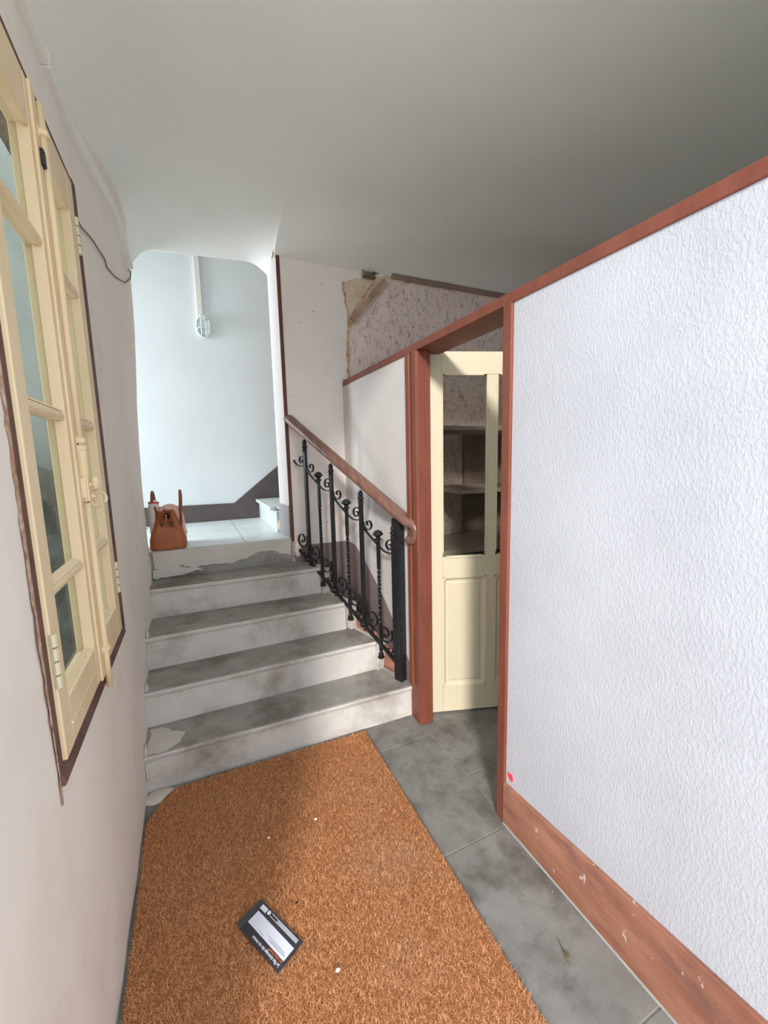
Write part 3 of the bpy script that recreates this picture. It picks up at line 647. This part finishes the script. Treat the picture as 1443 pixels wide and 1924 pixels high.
# espagnolette bolt
bo = bpy.data.objects.new('espagnolette_bolt', None); C.objects.link(bo); bo.parent = wn; bo.location = Vector((-.28,1.42,.85))-wn.location
RX, RY = -.2765, 1.405
MB().tube([(RX,RY,.835),(RX,RY,.93),(RX,RY,1.39)], .0085, 10).build('rod', 'cream_window', bo, smooth=True)
MB().tube([(RX,RY,1.50),(RX,RY,2.0),(RX,RY,2.40)], .0085, 10).build('rod', 'cream_window', bo, smooth=True)
for z in (.955, 1.565, 1.545, 2.33):
    MB().lathe((RX,RY,z-.008), [(.009,0),(.0135,.002),(.0135,.014),(.009,.016)], 10).box(RX-.014, RX-.004, RY-.014, RY+.014, z-.012, z+.012).build('guide', 'cream_window', bo)
MB().lathe((RX,RY,1.462), [(.010,0),(.013,.01),(.012,.05),(.014,.07),(.010,.08)], 10).build('sleeve', 'cream_window', bo, smooth=True)
hb = MB().box(RX-.012, RX+.006, RY-.022, RY+.022, 1.405, 1.462); hb.box(RX-.006, RX+.010, RY-.014, RY+.014, 1.395, 1.470); hb.build('gear_box', 'cream_window', bo, bevel=.004)
MB().ell((RX+.022,RY+.012,1.446), .012, .016, .022, 12, 8).tube([(RX,RY,1.44),(RX+.022,RY+.012,1.444)], .006, 8).build('knob', 'cream_window', bo, smooth=True)
rn = MB(); rn.tube([(RX+.02+.016*math.cos(q), RY+.035+.004*math.cos(q)+.02*math.cos(q), 1.398+.022*math.sin(q)) for q in (math.radians(a) for a in range(-40, 290, 15))], .0045, 8); rn.tube([(RX+.006,RY+.01,1.41),(RX+.02,RY+.022,1.405)], .005, 8)
rn.build('handle_ring', 'cream_window', bo, smooth=True)
# catch and hinges
wbox(1.378, 1.412, 2.245, 2.285, FX+.002, FX+.014, 'top_catch', 'iron')
for y, zz in ((1.012,1.04),(1.012,2.2),(1.772,1.02),(1.772,2.2)):
    h = MB()
    for q in range(4): h.tube([(FX+.002,y,zz+.03*q),(FX+.002,y,zz+.03*q+.026)], .007, 8)
    h.build('hinge', 'hinge', wn)
# flaking scar strip round the frame
sc = MB(); pts = ragged([(.978,.80),(.973,1.1),(.967,1.4),(.965,1.7),(.967,2.0),(.97,2.3),(.972,2.47)], .0045, 14)
for (a, b), (c_, d_) in zip(pts[:-1], pts[1:]): sc.add([(-.2975,a,b),(-.2975,.987,b),(-.2975,.987,d_),(-.2975,c_,d_)], [(0,1,2,3)])
sc.build('flaked_plaster', 'torn', wn)
# reveal lining outside the glass
rv = MB().box(-.425, -.345, 1.822, 1.836, .84, 2.45).box(-.425, -.345, .985, .999, .84, 2.45).box(-.425, -.345, .985, 1.836, .835, .849).box(-.425, -.345, .985, 1.836, 2.436, 2.45)
rv.build('outer_reveal', 'reveal', wn)
# rubble bank outside
bk = MB(); rows_ = []
for i in range(19):
    x = -2.2+1.76*i/18; hgt = 1.62-.35*abs(i-11)/11+.16*noise.noise(Vector((x*3, 2, 1)))
    rows_.append([(x, min(2.935, 2.55-.25*math.sin(.5*i)+.12*noise.noise(Vector((x*4, t*5, 3)))+.16*t**1.5), max(0, hgt*t+.06*noise.noise(Vector((x*7, t*7, 8)))) if 0 < t < 1 else hgt*t) for t in lin_(0, 1, 12)] + [(x, 2.94, hgt*.98), (x, 2.94, 0)])
bk.loft(rows_); ob = bk.build('rubble_bank', 'rock'); tag(ob, 'dark mossy rubble bank seen through the lower panes', 'rubble')

# ------------------------------------------------------------------ trunking, cable, lamp
du = thing('cable_trunking', (-.27,1.5,2.6), 'white plastic cable trunking along the top of the left wall', 'trunking')
path = [(1.0,2.645),(1.25,2.648),(1.6,2.652),(1.607,2.652),(1.9,2.66),(2.15,2.665),(2.4,2.672),(2.65,2.665),(2.88,2.62)]
def trunk(pp):
    rings = []
    for y, z in pp:
        x = xl(min(y, 2.86), z)-.004
        rings.append([(x, y, z-.022), (x+.024, y, z-.020), (x+.024, y, z+.034), (x, y, z+.036)])
    return MB().loft(rings)
trunk(path[:3]).build('duct', 'white_plastic', du, bevel=.002); trunk(path[3:]).build('duct', 'white_plastic', du, bevel=.002)
cpts = []
for y, z in ((1.785, 2.446), (1.806, 2.4), (1.794, 2.338), (1.896, 2.344), (2.034, 2.371), (2.2, 2.367), (2.221, 2.342), (2.349, 2.354), (2.601, 2.424), (2.8, 2.519), (2.868, 2.585), (2.739, 2.543)): cpts.append((xl(y, z)+.006, y, z))
ca = MB().tube(cpts, .003, 6).build('loose_cable', 'wire'); tag(ca, 'thin grey cable drooping in a loop on left wall', 'cable')
lp = thing('bulkhead_lamp', (.185,4.19,2.7), 'white caged bulkhead lamp on a vertical trunking strip', 'lamp')
MB().box(.150, .196, 4.172, 4.199, 2.78, 4.29).build('trunking', 'white_plastic', lp, bevel=.003)
def oval(cx, cz, rx, rz, y, n=20): return [(cx+rx*math.cos(2*math.pi*k/n), y, cz+rz*math.sin(2*math.pi*k/n)) for k in range(n)]
LX, LZ = .190, 2.70
MB().loft([oval(LX, LZ, .055, .095, 4.199), oval(LX, LZ, .055, .095, 4.180), oval(LX, LZ, .048, .088, 4.172)]).build('backplate', 'white_cage', lp, smooth=False)
MB().box(LX-.022, LX+.022, 4.125, 4.172, LZ+.045, LZ+.085).build('socket', 'white_plastic', lp, bevel=.006)
MB().ell((LX,4.135,LZ-.005), .025, .025, .055, 12, 8).build('bulb', 'lamp_glass', lp, smooth=True)
MB().loft([oval(LX, LZ, .046, .086, 4.172), oval(LX, LZ, .042, .08, 4.13), oval(LX, LZ, .026, .06, 4.105)]).build('glass_cover', 'lamp_glass', lp, smooth=True)
for nm, off in (('cage_wire',-.018),('cage_wire',.018)):
    MB().tube([(LX+off*1.3,4.175,LZ+.088),(LX+off,4.11,LZ+.075),(LX+off,4.095,LZ+.03),(LX+off,4.095,LZ-.03),(LX+off,4.11,LZ-.075),(LX+off*1.3,4.175,LZ-.09)], .004, 6).build(nm, 'white_cage', lp)
MB().tube([(LX-.055,4.175,LZ+.05),(LX-.035,4.10,LZ+.05),(LX+.035,4.10,LZ+.05),(LX+.055,4.175,LZ+.05)], .004, 6).build('cage_wire', 'white_cage', lp)
MB().tube([(LX-.055,4.175,LZ-.03),(LX-.035,4.10,LZ-.03),(LX+.035,4.10,LZ-.03),(LX+.055,4.175,LZ-.03)], .004, 6).build('cage_wire', 'white_cage', lp)
rg_ = [Vector(p) for p in oval(LX, LZ, .056, .098, 4.172)]; MB().tube(rg_+[rg_[0]], .005, 6, cap=False).build('cage_ring', 'white_cage', lp)

# ------------------------------------------------------------------ coir mat
mt = thing('coir_mat', (.22,1.0,0), 'large orange brown coir doormat at the foot of the stairs', 'mat')
outl = [(.728,-.6),(.728,.64),(.736,1.07),(.742,1.60),(.748,1.925),(.40,1.937),(.0,1.950),(-.185,1.955),(-.215,1.93),(-.25,1.88),(-.286,1.80),(-.286,1.0),(-.286,.5),(-.286,-.6)]
MB().prism([(x,y,.001) for x, y in outl], (0,0,.013)).build('mat_base', 'coir', mt)
def inside(x, y):
    if y > 1.93-.032*(x-.5): return False
    if x > .728+.010*sst((y-.64)/1.2)+.004*noise.noise(Vector((y*9, 3, 1))): return False
    if x < -.284: return False
    if y > 1.80 and (x+.286)/.11 < (y-1.80)/.15: return False
    return True
fb = MB(); cnt = 0
while cnt < 150000:
    y = .35+1.62*random.random()**1.0; x = -.29+1.05*random.random()
    if not inside(x, y): continue
    cnt += 1
    a = random.random()*6.283; ln = random.uniform(.008,.018); wd = .0009; h = random.uniform(.002,.010)
    dx, dy = math.cos(a)*ln, math.sin(a)*ln; px, py = -math.sin(a)*wd, math.cos(a)*wd; z0 = .0125+random.random()*.004
    fb.add([(x-px,y-py,z0),(x+px,y+py,z0),(x+dx,y+dy,z0+h)], [(0,1,2)])
me = bpy.data.meshes.new('pile'); me.from_pydata(fb.v, [], fb.f); me.update(); me.materials.append(M['fibre'])
pl_ = bpy.data.objects.new('pile', me); C.objects.link(pl_); attach(pl_, mt); pl_['kind'] = 'stuff'
# crumbs on the mat
for (x, y, r, lab) in ((.16,1.50,.006,'pale plaster crumb on the mat left of centre'),(.35,1.50,.007,'whitish plaster crumb on the mat near its middle'),(.27,.98,.008,'larger white crumb on the mat right of the leaflet'),(.205,1.215,.005,'tiny dark crumb on the mat just right of the leaflet')):
    m_ = 'black' if 'dark' in lab else 'white_plastic'
    o = MB().ell((x,y,.022), r, r*.7, r*.6, 6, 4).build('crumb', m_); tag(o, lab, 'crumb', 'crumbs on the coir mat')
# dried leaf bits on the slab
lfb = MB(); lfb.add([(.895,.700,.004),(.91,.715,.008),(.905,.74,.005),(.893,.72,.010)], [(0,1,3),(1,2,3)]); lfb.tube([(.905,.74,.004),(.915,.765,.003)], .0012, 4)
tag(lfb.build('dried_leaf', 'nest'), 'tiny dried leaf lying on the grey slab floor', 'leaf')

# ------------------------------------------------------------------ leaflet
LC = (Vector((.096,1.277))+Vector((.197,1.09))+Vector((.110,1.046))+Vector((.019,1.225)))/4
ex = (Vector((.019,1.225))-Vector((.110,1.046))).normalized()   # reading direction of the title
ex = ((Vector((.019,1.225))-Vector((.110,1.046))) + (Vector((.096,1.277))-Vector((.197,1.09)))).normalized()
lt = thing('leaflet', (LC.x,LC.y,.024), 'dark printed leaflet with a white panel lying on the mat', 'leaflet')
lt.rotation_euler.z = math.atan2(ex.y, ex.x)
LW, LH = .206, .096
mb = MB(); rings = []
for i in range(13):
    x = -LW/2+LW*i/12; lift = .007 if i == 12 else 0
    rings.append([(x,-LH/2,lift),(x,LH/2,lift*1.5),(x,LH/2,lift*1.5+.0012),(x,-LH/2,lift+.0012)])
mb.loft(rings); mb.build('card', 'card_dark', lt, local=True)
def flat(x0, x1, y0, y1, name, m, z=.0014): return MB().box(x0, x1, y0, y1, z, z+.0004).build(name, m, lt, local=True)
flat(-.093, .060, -.020, .020, 'address_panel', 'paper_white')
flat(.060, .084, -.020, .020, 'address_panel', 'paper_white') 
for y, a, b in ((.012,-.085,-.010),(.009,-.088,-.020),(.005,-.080,.0),(.014,.012,.034)): flat(a, b, y, y+.0007, 'print_line', M['wire'], .0019)
flat(.060, .088, -.042, -.028, 'logo_panel', 'paper_white')
MB().lathe((.050,-.037,.0014), [(.0065,0),(.0065,.0004)], 14).build('logo_disc', 'paper_white', lt, local=True)
for q in range(4): flat(-.088, .040 if q in (0,3) else .008, -.0335-.003*q, -.0320-.003*q, 'print_line', 'paper_white')
def text(body, size, x, y, m, width=None):
    cu = bpy.data.curves.new('t', 'FONT'); cu.body = body; cu.size = size; cu.extrude = 0; cu.offset = .0003
    to = bpy.data.objects.new('t', cu); C.objects.link(to); bpy.context.view_layer.update()
    me = bpy.data.meshes.new_from_object(to.evaluated_get(bpy.context.evaluated_depsgraph_get())); bpy.data.objects.remove(to)
    if width:
        xs_ = [v.co.x for v in me.vertices]; k = width/(max(xs_)-min(xs_))
        for v in me.vertices: v.co.x *= k
    me.materials.clear(); me.materials.append(M[m]); o = bpy.data.objects.new('printed_text', me); C.objects.link(o); o.parent = lt; o.location = (x, y, .0026)
    return o
text('Le Plan dommage des vos travaux', .0125, -.092, .0325, 'paper_white', .128)
text('un conseil pro', .009, -.092, .0235, 'print_orange', .060)

# ------------------------------------------------------------------ bag and roll on the landing
bg_ = thing('handbag', (-.175,3.10,.93), 'tan leather handbag with two upright handles on top step', 'handbag')
BX, BY0, BY1 = -.178, 2.962, 3.25
def sect(z, hw, y0, y1, pinch=0, n=8):
    pts = []
    pts += [(BX-hw, y0+.02, z), (BX-hw*.7, y0+.004, z), (BX, y0+pinch, z), (BX+hw*.7, y0+.004, z), (BX+hw, y0+.02, z)]
    pts += [(BX+hw*1.03, (y0+y1)/2, z), (BX+hw, y1-.02, z), (BX+hw*.7, y1-.004, z), (BX, y1-pinch, z), (BX-hw*.7, y1-.004, z), (BX-hw, y1-.02, z), (BX-hw*1.03, (y0+y1)/2, z)]
    return pts
MB().loft([sect(.932,.100,BY0+.004,BY1-.004), sect(.945,.106,BY0,BY1), sect(1.00,.105,BY0,BY1), sect(1.05,.092,BY0+.004,BY1-.004,.004), sect(1.10,.072,BY0+.010,BY1-.010,.014), sect(1.15,.052,BY0+.018,BY1-.018,.035), sect(1.185,.046,BY0+.022,BY1-.022,.045)]).build('body', 'leather', bg_, bevel=.004)
for sx in (-1, 1):
    hx_ = BX+sx*.085 if sx > 0 else BX-.055
    tp = hx_ + (-.02 if sx < 0 else .005)
    p = [(hx_,3.02,1.10),(hx_,3.02,1.18),(tp,3.035,1.255),(tp,3.075,1.295),(tp,3.115,1.305),(tp,3.155,1.295),(tp,3.195,1.255),(hx_,3.21,1.18),(hx_,3.21,1.10)]
    MB().tube(p, .0095, 8).build('handle', 'leather_dark', bg_, smooth=True)
    for yy in (3.02, 3.21): MB().box(hx_-.006, hx_+.006, yy-.014, yy+.014, 1.07, 1.125).build('handle_tab', 'leather_dark', bg_, bevel=.003)
for dx in (-.028, .0, .030):
    MB().box(BX+dx-.006, BX+dx+.006, BY0+.004, BY0+.016, 1.085, 1.165).build('gusset_strap', 'leather_dark' if dx else 'leather', bg_, bevel=.003)
for dx, z in ((-.028,1.10),(.030,1.11),(.030,1.09)): MB().box(BX+dx-.010, BX+dx+.010, BY0+.000, BY0+.006, z-.004, z+.004).build('buckle', 'black', bg_, bevel=.001)
MB().ell((BX+.010,2.995,1.155), .024, .02, .017, 12, 8).build('glasses_case', 'black', bg_, smooth=True)
cl = MB(); rings = []
for t in lin_(0, 1, 10):
    z = 1.205-.20*t**1.6; x = BX+.025+.075*t**.7; w_ = .022+.018*math.sin(math.pi*min(1, t*1.2))
    rings.append([(x+w_*.6*math.cos(q)+.004*math.sin(3*q), 3.09+(.085-.02*t)*math.sin(q), z+w_*.55*math.cos(q+.8)) for q in (2*math.pi*k/16 for k in range(16))])
cl.loft(rings); cl.build('scarf', 'cloth_pink', bg_, smooth=True)
MB().ell((BX+.02,3.06,1.20), .045, .06, .024, 12, 8).build('scarf', 'cloth_pink', bg_, smooth=True)
ro = thing('paper_roll', (-.262,3.06,.93), 'white tapered roll with red rim leaning behind the handbag', 'roll')
rr = [(Vector((-.266,3.03,.952)),.006),(Vector((-.262,3.035,1.0)),.016),(Vector((-.257,3.04,1.08)),.024),(Vector((-.250,3.045,1.17)),.030),(Vector((-.246,3.05,1.236)),.031)]
MB().tube([p for p, _ in rr], [r for _, r in rr], 14).build('body', 'roll_white', ro, smooth=True)
MB().tube([(-.246,3.05,1.234),(-.2455,3.0505,1.244)], .0318, 14).build('red_rim', 'red', ro)
MB().tube([(-.2455,3.0505,1.244),(-.2445,3.051,1.256)], [.028,.010], 14).build('cap', 'white_plastic', ro)
